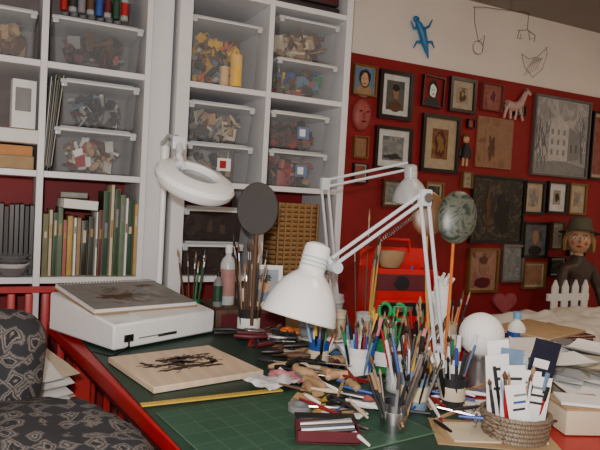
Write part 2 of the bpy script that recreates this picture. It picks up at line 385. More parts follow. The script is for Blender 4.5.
for sx in (-1,1): b.sph((1.57+sx*.02,2.562,1.675),(.009,.005,.004),BLK,10)
b.sph((1.57,2.557,1.655),(.008,.012,.016),MK,10); b.sph((1.57,2.565,1.625),(.016,.006,.005),MAR,10)
b.done()
b=B('wall_doll'); y=2.58
b.sph((2.24,y,1.60),(.02,.015,.024),SKIN,12).cyl((2.24,y,1.58),(2.24,y,1.50),.012,.032,DGR,12)
for sx in (-1,1):
    b.tube([(2.24+sx*.012,y,1.57),(2.24+sx*.035,y,1.545),(2.24+sx*.038,y,1.51)],.006,DGR,6); b.tube([(2.24+sx*.012,y,1.51),(2.24+sx*.014,y,1.455)],.007,SKIN,6)
b.sph((2.24,y+.003,1.61),(.023,.016,.02),GOLD,12)
b.done()
b=B('toy_horse'); pk=mat('toy_white_pink',(.54,.36,.32),.6)
b.tube([(2.51,y,1.83),(2.56,y,1.815),(2.61,y,1.83),(2.64,y,1.875)],[.022,.028,.026,.016],pk,10)
b.tube([(2.63,y,1.86),(2.655,y,1.905),(2.66,y,1.92)],[.018,.014,.014],pk,10)
b.tube([(2.655,y,1.92),(2.69,y,1.90)],[.014,.009],pk,10)
b.tube([(2.50,y,1.83),(2.48,y,1.80),(2.478,y,1.77)],[.008,.006,.003],BRN,8)
for x0,x1 in ((2.52,2.50),(2.545,2.55),(2.59,2.585),(2.615,2.645)): b.tube([(x0,y,1.82),((x0+x1)/2,y,1.78),(x1,y,1.745)],[.012,.008,.007],pk,8)
b.done()
b=B('heart_ornament'); pts=[]
for k in range(30):
    t=2*math.pi*k/30; pts.append((.0055*16*math.sin(t)**3*1.0,.0055*(13*math.cos(t)-5*math.cos(2*t)-2*math.cos(3*t)-math.cos(4*t))*.85))
b.poly(pts,.02,mat('heart_pink',(.38,.08,.10),.5),picM(2.61,.69)); b.done(bevel=.004)
b=B('lizard_ornament'); y=2.60; LB=mat('lizard_blue',(.02,.18,.42),.4)
b.tube([(1.87,y,2.19),(1.89,y,2.165),(1.915,y,2.13),(1.93,y,2.09),(1.95,y,2.04),(1.965,y,2.0)],[.006,.018,.022,.020,.012,.003],LB,10)
b.sph((1.872,y,2.19),(.02,.012,.016),LB,12)
for p,q,r in (((1.90,y,2.15),(1.86,y,2.14),(1.84,y,2.175)),((1.91,y,2.14),(1.955,y,2.165),(1.975,y,2.205)),((1.93,y,2.08),(1.885,y,2.075),(1.865,y,2.04)),((1.94,y,2.08),(1.98,y,2.09),(2.0,y,2.06))):
    b.tube([p,q,r],[.009,.007,.003],LB,8)
b.done()
b=B('wire_mobile'); y=2.48; WR=mat('wire_black',(.03,.03,.03),.4)
def wire(pts,r=.0017): b.tube([(p[0],y,p[1]) for p in pts],r,WR,6)
wire([(2.40,2.36),(2.40,2.30)],.001)
wire([(2.14,2.27),(2.22,2.285),(2.30,2.29),(2.40,2.30),(2.50,2.312),(2.54,2.31)])
wire([(2.15,2.27),(2.155,2.2),(2.19,2.10)]); wire([(2.19+.035*math.sin(t*.5),2.07+.035*math.cos(t*.5)) for t in range(14)])
wire([(2.19,2.10),(2.23,2.14),(2.22,2.05)])
wire([(2.53,2.305),(2.53,2.22)]); wire([(2.46,2.205),(2.53,2.22),(2.59,2.20)])
wire([(2.47,2.205),(2.46,2.165),(2.49,2.165),(2.48,2.19)]); wire([(2.59,2.20),(2.585,2.165)]);wire([(2.54,2.22),(2.55,2.17),(2.57,2.18)])
b.done()
b=B('wire_sculpture'); y=2.58; WR=mat('wire_grey',(.20,.19,.18),.4,.5)
for k in range(6): wire([(2.63+.02*k,2.00+.01*k),(2.66+k*.018,2.06+.01*k),(2.71+k*.012,2.12)],.0014)
wire([(2.60,2.12),(2.63,2.05),(2.70,2.00),(2.77,2.06),(2.80,2.15),(2.79,2.19)],.0016); wire([(2.60,2.12),(2.66,2.10),(2.72,2.12),(2.80,2.19)],.0016)
b.done()
# ---------------------------------------------------------------- desk
DZ=.76
def brickmat():
    m=bpy.data.materials.new('cutting_mat_green'); m.use_nodes=True; nt=m.node_tree; N=nt.nodes; L=nt.links; p=N['Principled BSDF']; p.inputs['Roughness'].default_value=.5
    tc=N.new('ShaderNodeTexCoord'); br=N.new('ShaderNodeTexBrick'); br.offset=0; br.squash=1
    br.inputs['Scale'].default_value=1; br.inputs['Brick Width'].default_value=.0508; br.inputs['Row Height'].default_value=.0508; br.inputs['Mortar Size'].default_value=.0006
    br.inputs['Color1'].default_value=(.020,.072,.042,1); br.inputs['Color2'].default_value=(.024,.082,.047,1); br.inputs['Mortar'].default_value=(.10,.17,.11,1)
    L.new(tc.outputs['Object'],br.inputs['Vector']); L.new(br.outputs['Color'],p.inputs['Base Color']); return m
CM=brickmat()
b=B('desk')
b.poly([(.13,2.18),(.335,.72),(1.72,.66),(1.72,2.18)],.035,RED,T((0,0,DZ-.035)))
b.poly([(.17,2.15),(.36,.78),(1.68,.72),(1.68,2.15)],.05,MAR,T((0,0,DZ-.085)))
for p in ((.24,2.08),(.42,.82),(1.62,.78),(1.62,2.08)): b.box((p[0],p[1],(DZ-.085)/2),(.05,.05,DZ-.085),RED)
b.done(bevel=.004)
o=B('cutting_mat').poly([(-.105,.93),(.028,-.43),(.62,-.45),(.62,.93)],.003,mat('desk_pad_green',(.014,.045,.03),.5,var=.15)).done(); o.location=(.29,1.20,DZ+.0005)
o=B('cutting_mat').poly([(0,0),(.46,.0),(.46,.34),(0,.34)],.003,CM).done(); o.location=(.335,.88,DZ+.004); o.rotation_euler=(0,0,math.radians(8))
RM=artmat('ruler_yellow',[(.60,.38,.03),(.66,.46,.08)],30)
b=B('ruler'); b.box((.43,1.265,DZ+.0095),(.33,.018,.003),RM,rot=RZ(2))
for k in range(31): b.box((.28+k*.01,1.270-.003+.0003*k,DZ+.0112),(.0006,.006 if k%5 else .010,.0006),BLK,rot=RZ(2))
b.done()
e=empty('light_box')
def wedge(b,w,d,h0,h1,z0,m,M):
    bm=b.bm;i=b.mi(m)
    v=[bm.verts.new(M@Vector(p)) for p in ((0,0,z0),(w,0,z0),(w,d,z0),(0,d,z0),(0,0,h0),(w,0,h0),(w,d,h1),(0,d,h1))]
    for f in ((3,2,1,0),(4,5,6,7),(0,1,5,4),(1,2,6,5),(2,3,7,6),(3,0,4,7)): bm.faces.new([v[k] for k in f]).material_index=i
ML=T((.275,1.705,DZ+.005))@RZ(26)
b=B('housing'); wedge(b,.385,.34,.078,.124,.006,PLW,ML); o=b.done(parent=e,bevel=.006)
b=B('fittings')
for p in ((.03,.03),(.355,.03),(.03,.31),(.355,.31)): b.cyl(ML@Vector((p[0],p[1],-.001)),ML@Vector((p[0],p[1],.01)),.012,.012,BLK,12)
boxM(b,ML,(.05,-.001,.035),(.03,.006,.02),BLK); boxM(b,ML,(.13,-.001,.03),(.09,.003,.003),GRY); boxM(b,ML,(.19,-.001,.028),(.07,.003,.008),DGR)
b.tube([ML@Vector(p) for p in ((.05,-.003,.035),(.03,-.03,.02),(-.02,-.03,.0),(-.03,.05,-.002))],.003,BLK,8)
b.done(parent=e)
tilt=math.degrees(math.atan2(.046,.34))
MT=ML@T((0,0,.078))@RX(tilt)
aN=artmat('drawing_sepia',[(.24,.23,.21),(.30,.28,.26),(.09,.065,.05),(.27,.25,.23)],9,dist=2)
b=B('spiral_notebook'); MN=MT@T((.185,.205,.004))@RZ(-7)
boxM(b,MN,(0,0,.002),(.36,.28,.004),KRAFT); boxM(b,MN,(0,0,.009),(.352,.272,.010),PAPER); boxM(b,MN,(0,-.005,.0146),(.346,.26,.0012),mat('page_grey',(.25,.24,.23),.7))
b.blot(.0,-.02,.12,.07,.0004,aN,MN@T((0,0,.0152)),seed=3,amp=.5)
b.blot(-.05,-.03,.05,.018,.0004,BRN,MN@T((0,0,.0157)),seed=7,amp=.6); b.blot(.05,.01,.035,.02,.0004,GRY,MN@T((0,0,.0157)),seed=9,amp=.6); b.blot(.10,.07,.03,.01,.0004,BRN,MN@T((0,0,.0157)),seed=12,amp=.6)
for k in range(31):
    xx=-.164+k*.0109
    b.tube([MN@Vector((xx,.137+.008*math.cos(t),.007+.010*math.sin(t))) for t in [j*math.pi/4 for j in range(9)]],.0012,DGR,5)
b.done()
b=B('paper_sheet'); boxM(b,MT,(.24,.085,.0015),(.27,.16,.0015),PAPER); b.done()
# engraved panel
e=empty('engraved_wood_panel'); MW=T((.425,1.505,DZ+.0045))@RZ(12)
b=B('panel'); boxM(b,MW,(0,0,.008),(.30,.285,.015),artmat('panel_wood',[(.66,.50,.35),(.74,.58,.42),(.68,.52,.38)],4,'wave',3)); b.done(parent=e,bevel=.002)
b=B('engraving'); ME=MW@T((0,.01,.0157)); INK=mat('burnt_line',(.04,.022,.014))
rr=random.Random(5)
for k,(cx,cy,rx,ry) in enumerate(((0,.0,.045,.014),(.05,.03,.030,.010),(-.06,-.005,.035,.010),(.02,-.035,.05,.010),(.01,.045,.035,.012),(-.04,.03,.018,.014),(.08,-.01,.012,.022),(-.09,.02,.010,.018),(.085,.05,.018,.007),(-.05,-.045,.03,.008),(.05,-.055,.03,.007),(0,.02,.02,.03))):
    b.blot(cx,cy,rx,ry,.0005,INK,ME,seed=k*2.3,amp=.8)
for k in range(80):
    a=rr.uniform(0,6.28); r0=rr.uniform(.01,.08); p=Vector((r0*math.cos(a)*1.3,r0*math.sin(a)*.8,0)); q=p+Vector((rr.uniform(-.03,.03),rr.uniform(-.022,.022),0))
    b.tube([ME@p,ME@((p+q)/2+Vector((rr.uniform(-.006,.006),rr.uniform(-.006,.006),0))),ME@q],[.0006,.0013,.0005],INK,5)
b.done(parent=e)
# ---------------------------------------------------------------- magnifier lamp
e=empty('magnifying_lamp')
b=B('stand')
b.cyl((.49,2.12,DZ),(.49,2.12,DZ+.05),.03,.025,LAMPM,20); b.cyl((.49,2.12,DZ+.04),(.49,2.12,1.36),.011,.011,PLW,16)
b.cyl((.49,2.12,1.33),(.49,2.12,1.385),.016,.016,PLW,16)
b.sph((.49,2.12,1.39),.018,LAMPM,14)
for s in (-.012,.012): b.tube([(.49+s,2.12,1.385),(.46+s,1.90,1.40),(.44+s,1.74,1.375)],.006,LAMPM,8)
b.box((.44,1.74,1.365),(.04,.03,.04),LAMPM,bev=.006)
b.tube([(.44,1.73,1.36),(.435,1.70,1.33),(.445,1.69,1.285)],.010,LAMPM,10)
b.done(parent=e)
b=B('head'); MH=T((.472,1.66,1.255))@RZ(-12)@RY(16)@RX(22)
b.lathe([(.060,-.014),(.066,-.024),(.10,-.024),(.114,-.010),(.117,.006),(.110,.018),(.088,.026),(.066,.029),(.060,.022),(.060,-.014)],PLW,MH,48)
b.lathe([(0.0,.016),(.03,.014),(.061,.010),(.061,.002),(.03,-.003),(0,-.004)],mat('lens_glass',(.36,.38,.40),.05,alpha=.75),MH,40)
b.done(parent=e)
# ---------------------------------------------------------------- task lamps
def lampshade(b,Mx,s=1,m=PLW):
    pr=[(.090,0),(.092,.003),(.090,.012),(.085,.035),(.075,.062),(.060,.088),(.044,.105),(.034,.113),(.032,.118),(.032,.172),(.029,.182),(.018,.188),(0,.189)]
    b.lathe([(r*s,z*s) for r,z in pr],m,Mx,48)
    pi=[(.090,0),(.087,.003),(.080,.035),(.069,.060),(.054,.085),(.035,.105),(0,.108)]
    b.lathe([(r*s,z*s) for r,z in pi],PAPER,Mx,48)
    for zz in (.128,.138,.148): b.lathe([(.0325*s,zz*s),(.034*s,(zz+.002)*s),(.0325*s,(zz+.004)*s)],LAMPM,Mx,32)
    b.sph(Mx@Vector((0,0,.05*s)),.026*s,mat('bulb_frosted',(.85,.83,.78),.3),16)
e=empty('desk_lamp')
ax=Vector((.685,1.285,1.115))-Vector((.632,1.275,.925)); ax.normalize()
q=ax.to_track_quat('Z','Y').to_matrix().to_4x4()
b=B('shade'); lampshade(b,T((.628,1.27,.937))@q,1.0); b.done(parent=e)
b=B('arm')
K=Vector((.715,1.265,1.062)); E1=Vector((.912,1.185,1.232)); BS=Vector((.975,1.17,DZ))
b.tube([(.68,1.283,1.10),(.70,1.275,1.085),K],.008,LAMPM,10)
b.cyl(K+Vector((0,-.02,0)),K+Vector((0,.02,0)),.014,.014,LAMPM,16)
for s in (0,.022):
    off=Vector((-.006,.0,s)); b.tube([K+off,E1+off],.0048,LAMPM,8)
for s in (-.012,.012):
    b.tube([E1+Vector((s,0,0)),BS+Vector((s,0,.10))],.0048,LAMPM,8)
b.box(E1+Vector((0,0,.01)),(.032,.02,.042),LAMPM,bev=.005); b.cyl(E1+Vector((0,-.016,.01)),E1+Vector((0,.016,.01)),.012,.012,STEEL,14)
sp=[]
for k in range(60):
    t=k/59; p=E1.lerp(K,.12+.35*t)+Vector((0,0,-.018)); sp.append(p+Vector((0,.005*math.cos(k*1.6),.005*math.sin(k*1.6))))
b.tube(sp,.0011,STEEL,5)
b.cyl(BS+Vector((0,0,.0)),BS+Vector((0,0,.12)),.014,.012,LAMPM,14); b.cyl(BS,BS+Vector((0,0,.015)),.04,.035,LAMPM,24)
b.done(parent=e)
e=empty('desk_lamp')
b=B('arm'); P0=Vector((1.03,1.78,DZ)); P1=Vector((.91,1.70,1.265)); P2=Vector((1.14,1.58,1.335))
for s in (-.012,.012):
    b.tube([P0+Vector((s,0,.05)),P1+Vector((s,0,0))],.0045,LAMPM,8)
for s in (0,.022): b.tube([P1+Vector((0,0,s)),P2+Vector((0,0,s))],.0045,LAMPM,8)
b.cyl(P0,P0+Vector((0,0,.06)),.035,.016,LAMPM,20); b.box(P1+Vector((0,0,.01)),(.03,.02,.04),LAMPM,bev=.004)
b.done(parent=e)
b=B('shade'); lampshade(b,T((1.145,1.56,1.235))@RY(-8)@RX(6),.62,mat('lamp_grey_enamel',(.42,.43,.44),.3)); b.done(parent=e)
# ---------------------------------------------------------------- back-of-desk items
b=B('supply_box'); b.box((.88,2.00,DZ+.04),(.50,.22,.078),DWOOD,bev=.004); b.box((.88,1.888,DZ+.04),(.46,.004,.05),MAR); b.done()
RZZ=DZ+.0800
bottle('spray_bottle',.70,1.99,RZZ,.027,.21,mat('bottle_pale',(.50,.55,.55),.3),PAPER,mat('label_red',(.40,.20,.18)))
bottle('paint_bottle',.655,1.955,RZZ,.016,.12,GRY,BLK,DGN)
bottle('glue_bottle',.755,1.97,RZZ,.018,.10,DGR,PAPER,PAPER)
bottle('ink_bottle',.90,1.95,RZZ,.024,.08,DGR,BLK,PAPER)
bottle('ink_bottle',.96,1.96,RZZ,.022,.10,BRN,BLK,CREAM); bottle('glue_bottle',1.02,1.98,RZZ,.02,.12,PAPER,ORG,LBL)
b=B('photo_frame'); MF=T((.818,1.935,RZZ+.072))@RZ(-16)@RX(82)
boxM(b,MF,(0,0,0),(.125,.145,.010),PLW); boxM(b,MF,(0,0,.0055),(.096,.114,.002),mat('photo_pale',(.32,.38,.46)))
b.blot(0,-.035,.038,.022,.001,DUST,MF@T((0,0,.0065)),1); b.blot(0,.005,.020,.028,.001,SKIN,MF@T((0,0,.0070)),2,.1); b.blot(0,.027,.024,.014,.001,BLK,MF@T((0,0,.0076)),3)
b.ell(-.008,.01,.003,.002,.001,BLK,MF@T((0,0,.0082)),seg=8); b.ell(.008,.01,.003,.002,.001,BLK,MF@T((0,0,.0082)),seg=8)
b.box((.828,1.965,RZZ+.045),(.03,.004,.09),GRY,rot=RZ(-16)@RX(-22)); b.done()
def pens(b,x,y,z,r,n,l0,l1,pal,lean=.22,kind='mix',bias=(0,0)):
    for k in range(n):
        a=random.uniform(0,6.28); rr=r*math.sqrt(random.random())*.8
        base=Vector((x+rr*math.cos(a),y+rr*math.sin(a),z))
        L=random.uniform(l0,l1); d=Vector((math.cos(a)*random.uniform(0,lean)+bias[0],math.sin(a)*random.uniform(0,lean)+bias[1],1)).normalized()
        top=base+d*L; m=random.choice(pal); rd=random.uniform(.002,.0040)
        t=random.random()
        if kind=='brush' or (kind=='mix' and t<.35):
            f=base+d*(L*.80); g=base+d*(L*.88)
            b.tube([base,base+d*(L*.5),f],[rd*.6,rd*1.2,rd*.9],m,8); b.tube([f,g],[rd*.95,rd*.95],STEEL,8)
            b.tube([g,g+d*(L*.05),top],[rd*1.0,rd*1.5,rd*.2],random.choice([BRN,BLK,TAN]),8)
        elif t<.75:
            b.tube([base,base+d*(L*.72)],[rd*1.2,rd*1.2],m,8); b.tube([base+d*(L*.72),top],[rd*1.45,rd*1.35],random.choice(pal),8)
        else:
            b.tube([base,base+d*(L*.92),top],[rd,rd,rd*.15],m,6)
def jar(name,x,y,r,h,jm,n,l0,l1,pal,lean=.22,kind='mix',z=DZ+.004,bias=(0,0)):
    b=B(name)
    b.lathe([(0,0),(r*.95,0),(r,.004),(r,h-.004),(r*1.04,h),(r*.94,h),(r*.92,.006),(0,.006)],jm,T((x,y,z)),28)
    b.lathe([(r*1.005,h*.3),(r*1.015,h*.33),(r*1.015,h*.7),(r*1.005,h*.73)],random.choice([PAPER,jm,CREAM]),T((x,y,z)),28)
    pens(b,x,y,z+.008,r,n,l0,l1,pal,lean,kind,bias); return b.done()
PB=[BLU,RED,PAPER,GRN,PAPER,BLK,PNK,LBL,YEL,GRY,PAPER,DGR,TAN,DUST,BLK]
PW=[WOOD,TAN,BRN,ORG,BRN,RED,BLK,DGR]
PD=[DGR,BLK,GRY,BLU,DGR,PAPER,STEEL]
jar('brush_jar',.705,1.78,.036,.10,DGR,15,.22,.34,[BRN,TAN,BLK,DGR,BRN],.24,'brush')
jar('brush_jar',.60,2.06,.026,.08,GRN,7,.2,.28,[GRN,DGN,BRN,BLK],.25,'brush')
jar('brush_jar',1.00,1.55,.032,.12,GLASSJ,7,.26,.45,[ORG,WOOD,OCH,TAN,BRN],.14,'brush')
jar('pen_jar',.83,1.31,.033,.085,PAPER,18,.12,.17,PB,.40)
jar('pen_jar',.88,1.20,.032,.08,GLASSJ,18,.12,.165,PB,.45)
jar('pen_jar',.84,1.085,.032,.075,mat('jar_blue',(.20,.28,.38),.3),16,.11,.16,PD,.5)
jar('pen_jar',.715,.985,.028,.06,STEEL,11,.11,.165,[TAN,DGR,STEEL,GRY,STEEL],.5)
jar('brush_jar',1.02,1.29,.036,.10,RED,16,.14,.21,PW+[RED,GRN],.35)
jar('pen_jar',.93,1.34,.032,.085,GRN,14,.12,.17,[GRN,GRN,RED,ORG,YEL,PAPER],.4)
jar('pen_jar',.93,1.06,.028,.07,DGR,11,.10,.14,PD,.5)
jar('brush_jar',1.20,1.42,.035,.11,CREAM,12,.16,.22,PW,.35,'brush')
jar('pen_jar',.99,1.13,.026,.08,PAPER,8,.12,.15,PB+PD,.45)
jar('pen_jar',.77,1.42,.028,.075,BLU,9,.11,.15,PB,.45)
b=B('hand_paddle'); MP=T((.695,1.73,1.185))@RZ(-22)@RX(86)
b.ell(0,0,.064,.082,.008,mat('paddle_slate',(.022,.016,.015),.6),MP,40)
b.tube([MP@Vector((0,-.078,.004)),MP@Vector((0,-.20,.004)),MP@Vector((.0,-.36,.004))],[.008,.007,.006],BRN,8); b.done(bevel=.002)
def cup(name,x,y,r,h,m,z=DZ+.001):
    b=B(name); b.lathe([(0,0),(r*.8,0),(r*.86,.004),(r,h),(r*.93,h),(r*.8,.008),(0,.008)],m,T((x,y,z)),28)
    b.lathe([(r*1.0,h*.82),(r*1.06,h*.84),(r*1.06,h*.88),(r*1.01,h*.9)],m,T((x,y,z)),28); return b.done()
cup('plastic_cup',.98,1.74,.042,.15,mat('cup_grey',(.5,.52,.52),.4)); cup('paint_jar',.93,1.62,.036,.12,CREAM); cup('paint_jar',.86,1.76,.034,.10,TAN)
cup('paint_jar',1.07,1.40,.033,.08,PAPER); cup('plastic_cup',.84,1.62,.032,.09,GRY); cup('paint_jar',1.30,1.60,.04,.12,BRN); cup('paint_jar',1.38,1.50,.035,.10,GRY)
# red caddy
b=B('art_supply_caddy'); M=T((1.15,1.61,DZ+.001))@RZ(-14)@Matrix.Diagonal((1.14,1,1.06,1))
CR=mat('caddy_red',(.50,.005,.008),.35,var=.05)
def bm_(c,s,m): boxM(b,M,c,s,m)
bm_((0,.06,.15),(.20,.012,.30),CR); bm_((-.095,0,.12),(.010,.13,.24),CR); bm_((.095,0,.12),(.010,.13,.24),CR); bm_((0,0,.005),(.2,.13,.01),CR)
bm_((0,-.062,.075),(.2,.008,.15),CR); bm_((0,-.03,.19),(.19,.006,.10),CR); bm_((0,-.068,.125),(.13,.004,.04),BLK); bm_((0,-.071,.125),(.05,.003,.016),STEEL)
bm_((0,-.068,.06),(.15,.004,.05),MAR); bm_((0,-.034,.20),(.15,.004,.05),MAR)
b.ell(0,0,.022,.022,.004,BLK,M@T((0,-.040,.20))@RX(90))
b.tube([M@Vector((-.05,.05,.29)),M@Vector((-.045,.05,.325)),M@Vector((.045,.05,.325)),M@Vector((.05,.05,.29))],.006,CR,8)
b.lathe([(.0,.0),(.025,0),(.036,.02),(.042,.050),(.038,.050),(.022,.006)],TAN,M@T((-.025,-.0,.242)),20)
for k in range(8):
    p=M@Vector((.02+.009*k,.01,.13)); b.tube([p,p+Vector((random.uniform(-.01,.02),-.01,.10+.03*random.random()))],.004,[BLK,TAN,PAPER,BLU,DGR,OCH,BRN,GRY][k],8)
b.done(bevel=.002)
aM=artmat('marbled_green',[(.006,.010,.008),(.02,.035,.028),(.11,.12,.09),(.012,.02,.016)],22,dist=3,rough=.35)
b=B('painted_fan')
b.sph((1.028,1.20,1.198),(.050,.068,.014),aM,32,rot=RZ(-30)@RX(84)@RZ(-6)); b.tube([(1.026,1.205,1.14),(1.033,1.213,1.0),(1.038,1.225,.765)],[.004,.004,.004],ORG,8)
b.sph((.987,1.265,1.203),(.044,.060,.010),mat('gourd_brown',(.15,.065,.025),.35),32,rot=RZ(-30)@RX(84)); b.tube([(.987,1.265,1.15),(.99,1.255,1.0),(1.01,1.235,.765)],.0035,OCH,8); b.done()
b=B('tin_can'); Mx=T((1.09,1.15,DZ+.001))
b.lathe([(0,0),(.038,0),(.040,.003)]+[(.039+.0012*(k%2),.01+k*.005) for k in range(16)]+[(.041,.092),(.041,.096),(.037,.096),(.037,.006),(0,.006)],STEEL,Mx,36); b.done()
B('foam_ball').sph((1.09,1.15,DZ+.144),.056,mat('foam_white',(.90,.90,.90),.75,bump=.3,scale=150,var=.02),32).done()
# pencil holder with leaflets
b=B('pencil_basket'); X,Y,Z=.945,.885,DZ+.001
for k in range(6):
    r=.060+.0012*k
    b.tube([(X+r*math.cos(t*math.pi/16)*(1+.02*(-1)**(t+k)),Y+r*math.sin(t*math.pi/16)*(1+.02*(-1)**(t+k)),Z+.006+k*.009) for t in range(33)],.0052,artmat('dark_wicker',[(.08,.05,.03),(.30,.24,.18),(.16,.11,.07)],40,'wave',2),6)
b.cyl((X,Y,Z),(X,Y,Z+.006),.058,.058,DWOOD,24)
pens(b,X,Y,Z+.01,.05,28,.10,.15,PB+[PAPER,PAPER],.3); b.done()
b=B('leaflets')
for k,(dx,dy,h,w,m,ry) in enumerate([(-.032,.02,.155,.05,PAPER,-6),(-.022,-.01,.14,.05,PAPER,-3),(-.004,.02,.165,.045,DUST,2),(.006,-.015,.13,.05,PAPER,4),(.016,.02,.15,.045,PALE,0),(.022,-.03,.12,.045,PAPER,6),(-.012,.035,.18,.045,PAPER,-8),(-.03,-.035,.11,.04,PAPER,-12)]):
    b.box((X+dx,Y+dy,Z+.012+h/2),(w,.002,h),m,rot=RZ(-28+random.uniform(-12,12))@RY(ry))
    for j in range(3): b.box((X+dx-.001,Y+dy-.002,Z+.012+h*(.55+.13*j)),(w*.6,.001,h*.04),random.choice([BLU,DGR,GRY]),rot=RZ(-28)@RY(ry))
for k in range(3): b.box((X+.048+.009*k,Y-.005+.012*k,Z+.104-.006*k),(.056,.004,.19),[mat('navy',(.006,.010,.028),.35),BLK,DGR][k],rot=RZ(-20)@RY(12+2*k))
b.box((X+.051,Y-.010,Z+.15),(.033,.001,.018),PAPER,rot=RZ(-20)@RY(12)); b.done()
# papers to the right
b=B('paper_pile')
for k in range(30):
    m=random.choice([PAPER,PAPER,CREAM,GRY,KRAFT,PAPER,PALE]); b.sheet((1.33+random.uniform(-.10,.14),1.06+random.uniform(-.13,.15),DZ+.002+.0032*k),random.uniform(.12,.25),random.uniform(.09,.2),m,rot=RZ(random.uniform(-60,40))@RX(random.uniform(-3,3)),amp=.003,seed=k,curl=random.uniform(0,.016),fr=8)
b.done()
b=B('cardboard_box'); b.box((1.13,.88,DZ+.028),(.12,.10,.052),CREAM,rot=RZ(-20),bev=.002); b.box((1.13,.88,DZ+.056),(.124,.104,.004),KRAFT,rot=RZ(-20)); b.box((1.125,.875,DZ+.062),(.10,.07,.006),PAPER,rot=RZ(-35)); b.done()
b=B('magazine_stack')
for k in range(9): b.box((1.54+random.uniform(-.04,.04),1.40+random.uniform(-.03,.03),DZ+.006+.010*k),(.26,.20,.009),random.choice([CREAM,PAPER,KRAFT,GRY,MAR]),rot=RZ(random.uniform(-25,25)),bev=.001)
b.done()
b=B('paper_pile')
for k in range(10): b.sheet((1.55+random.uniform(-.06,.06),1.12+random.uniform(-.10,.1),DZ+.002+.004*k),.22,.17,random.choice([PAPER,CREAM,GRY,PAPER]),rot=RZ(random.uniform(-60,40)),amp=.003,seed=k+40,curl=.01,fr=8)
b.done()
bottle('glue_bottle',1.24,1.30,DZ+.001,.026,.13,PAPER,ORG,DUST); bottle('paint_bottle',1.31,1.33,DZ+.001,.022,.11,mat('bottle_clear',(.6,.65,.65),.15,alpha=.6),PAPER,PALE); bottle('ink_bottle',1.37,1.30,DZ+.001,.024,.08,BRN,BLK,CREAM); bottle('spray_bottle',1.43,1.36,DZ+.001,.027,.15,PAPER,LBL,BLU)
b=B('kraft_envelope'); b.box((.90,.90,DZ+.003),(.24,.14,.004),KRAFT,rot=RZ(-30)); b.box((.905,.905,DZ+.0065),(.19,.10,.003),CREAM,rot=RZ(-22)); b.done()
b=B('sketch_paper'); b.box((1.05,1.0,DZ+.003),(.22,.15,.002),PAPER,rot=RZ(-15)); b.done()
def ring(x,y,r0,r1,h,m,z=.006):
    b=B('tape_roll'); b.lathe([(r0,0),(r1,0),(r1,h),(r0,h),(r0,0)],m,T((x,y,DZ+z)),32); b.done()
ring(1.04,.955,.022,.036,.018,CREAM); ring(.78,1.53,.026,.042,.022,TAN); ring(.58,1.14,.016,.026,.014,GRY)
b=B('tool_tin'); M=T((.562,.985,DZ+.009))@RZ(-22)
for (c,s) in (((0,0,.002),(.12,.065,.004)),((0,.031,.012),(.12,.003,.022)),((0,-.031,.012),(.12,.003,.022)),((.059,0,.012),(.003,.065,.022)),((-.059,0,.012),(.003,.065,.022))): boxM(b,M,c,s,MAR)
boxM(b,M,(0,.040,.026),(.12,.03,.003),BLK)
for k in range(7): 
    p=M@Vector((-.05,-.024+.008*k,.016+.002*(k%2))); q=M@Vector((.05,-.024+.008*k+random.uniform(-.004,.004),.026)); b.tube([p,q],.0034,[DGR,PAPER,BLU,BLK,TAN,STEEL,GRY][k],6)
b.done()
WC=mat('cloth_white',(.80,.80,.82),.8)
b=B('paint_rag'); b.sheet((.60,1.32,DZ+.008),.13,.10,WC,rot=RZ(20),amp=.012,seed=3,n=22,fr=20); b.sheet((.64,1.35,DZ+.012),.08,.06,PNK,rot=RZ(-30),amp=.010,seed=5,n=18,fr=22); b.sheet((.67,1.29,DZ+.014),.06,.06,PNK,rot=RZ(10),amp=.010,seed=9,n=16,fr=22); b.done()
b=B('plastic_bag'); b.sheet((.91,1.47,DZ+.01),.15,.13,mat('bag_white',(.74,.76,.79),.35),amp=.05,seed=11,n=28,fr=12); b.sheet((.99,1.42,DZ+.01),.10,.10,WC,amp=.045,seed=15,n=24,fr=12); b.done()
b=B('plaster_hand'); e0=Vector((1.10,1.32,.86)); PL=mat('plaster',(.75,.75,.74),.6)
b.tube([e0,e0+Vector((0,0,.06)),e0+Vector((-.003,0,.10)),e0+Vector((-.005,0,.145))],[.030,.022,.026,.022],PL,14)
for k,(dx,l) in enumerate(((-.02,.035),(-.007,.045),(.006,.042),(.018,.03))):
    p=e0+Vector((dx-.004,0,.135)); b.tube([p,p+Vector((dx*.3,-.004,l*.6)),p+Vector((dx*.4,-.016,l))],[.0075,.007,.004],PL,8)
p=e0+Vector((-.024,0,.09)); b.tube([p,p+Vector((-.018,-.006,.018)),p+Vector((-.022,-.012,.038))],[.009,.0075,.005],PL,8)
b.cyl(e0+Vector((0,0,-.098)),e0,.034,.030,PL,20); b.done()
b=B('wood_carvings')
for k in range(16):
    t=random.random(); x=.66+t*.12+random.uniform(-.05,.07); y=1.10+t*.42+random.uniform(-.03,.03); a=random.uniform(0,180); L=random.uniform(.05,.10)
    d=Vector((math.cos(math.radians(a)),math.sin(math.radians(a)),0)); p=Vector((x,y,DZ+.020+random.uniform(0,.012))); n_=Vector((-d.y,d.x,0))*random.uniform(-.012,.012)
    b.tube([p-d*L*.5,p-d*L*.42,p-d*L*.1+n_,p+d*L*.2+n_,p+d*L*.42,p+d*L*.5],[.003,.009,.012,.009,.011,.004],random.choice([WOOD,TAN,SKIN,CREAM,KRAFT,BRN]),10)
b.done()
b=B('paper_scraps')
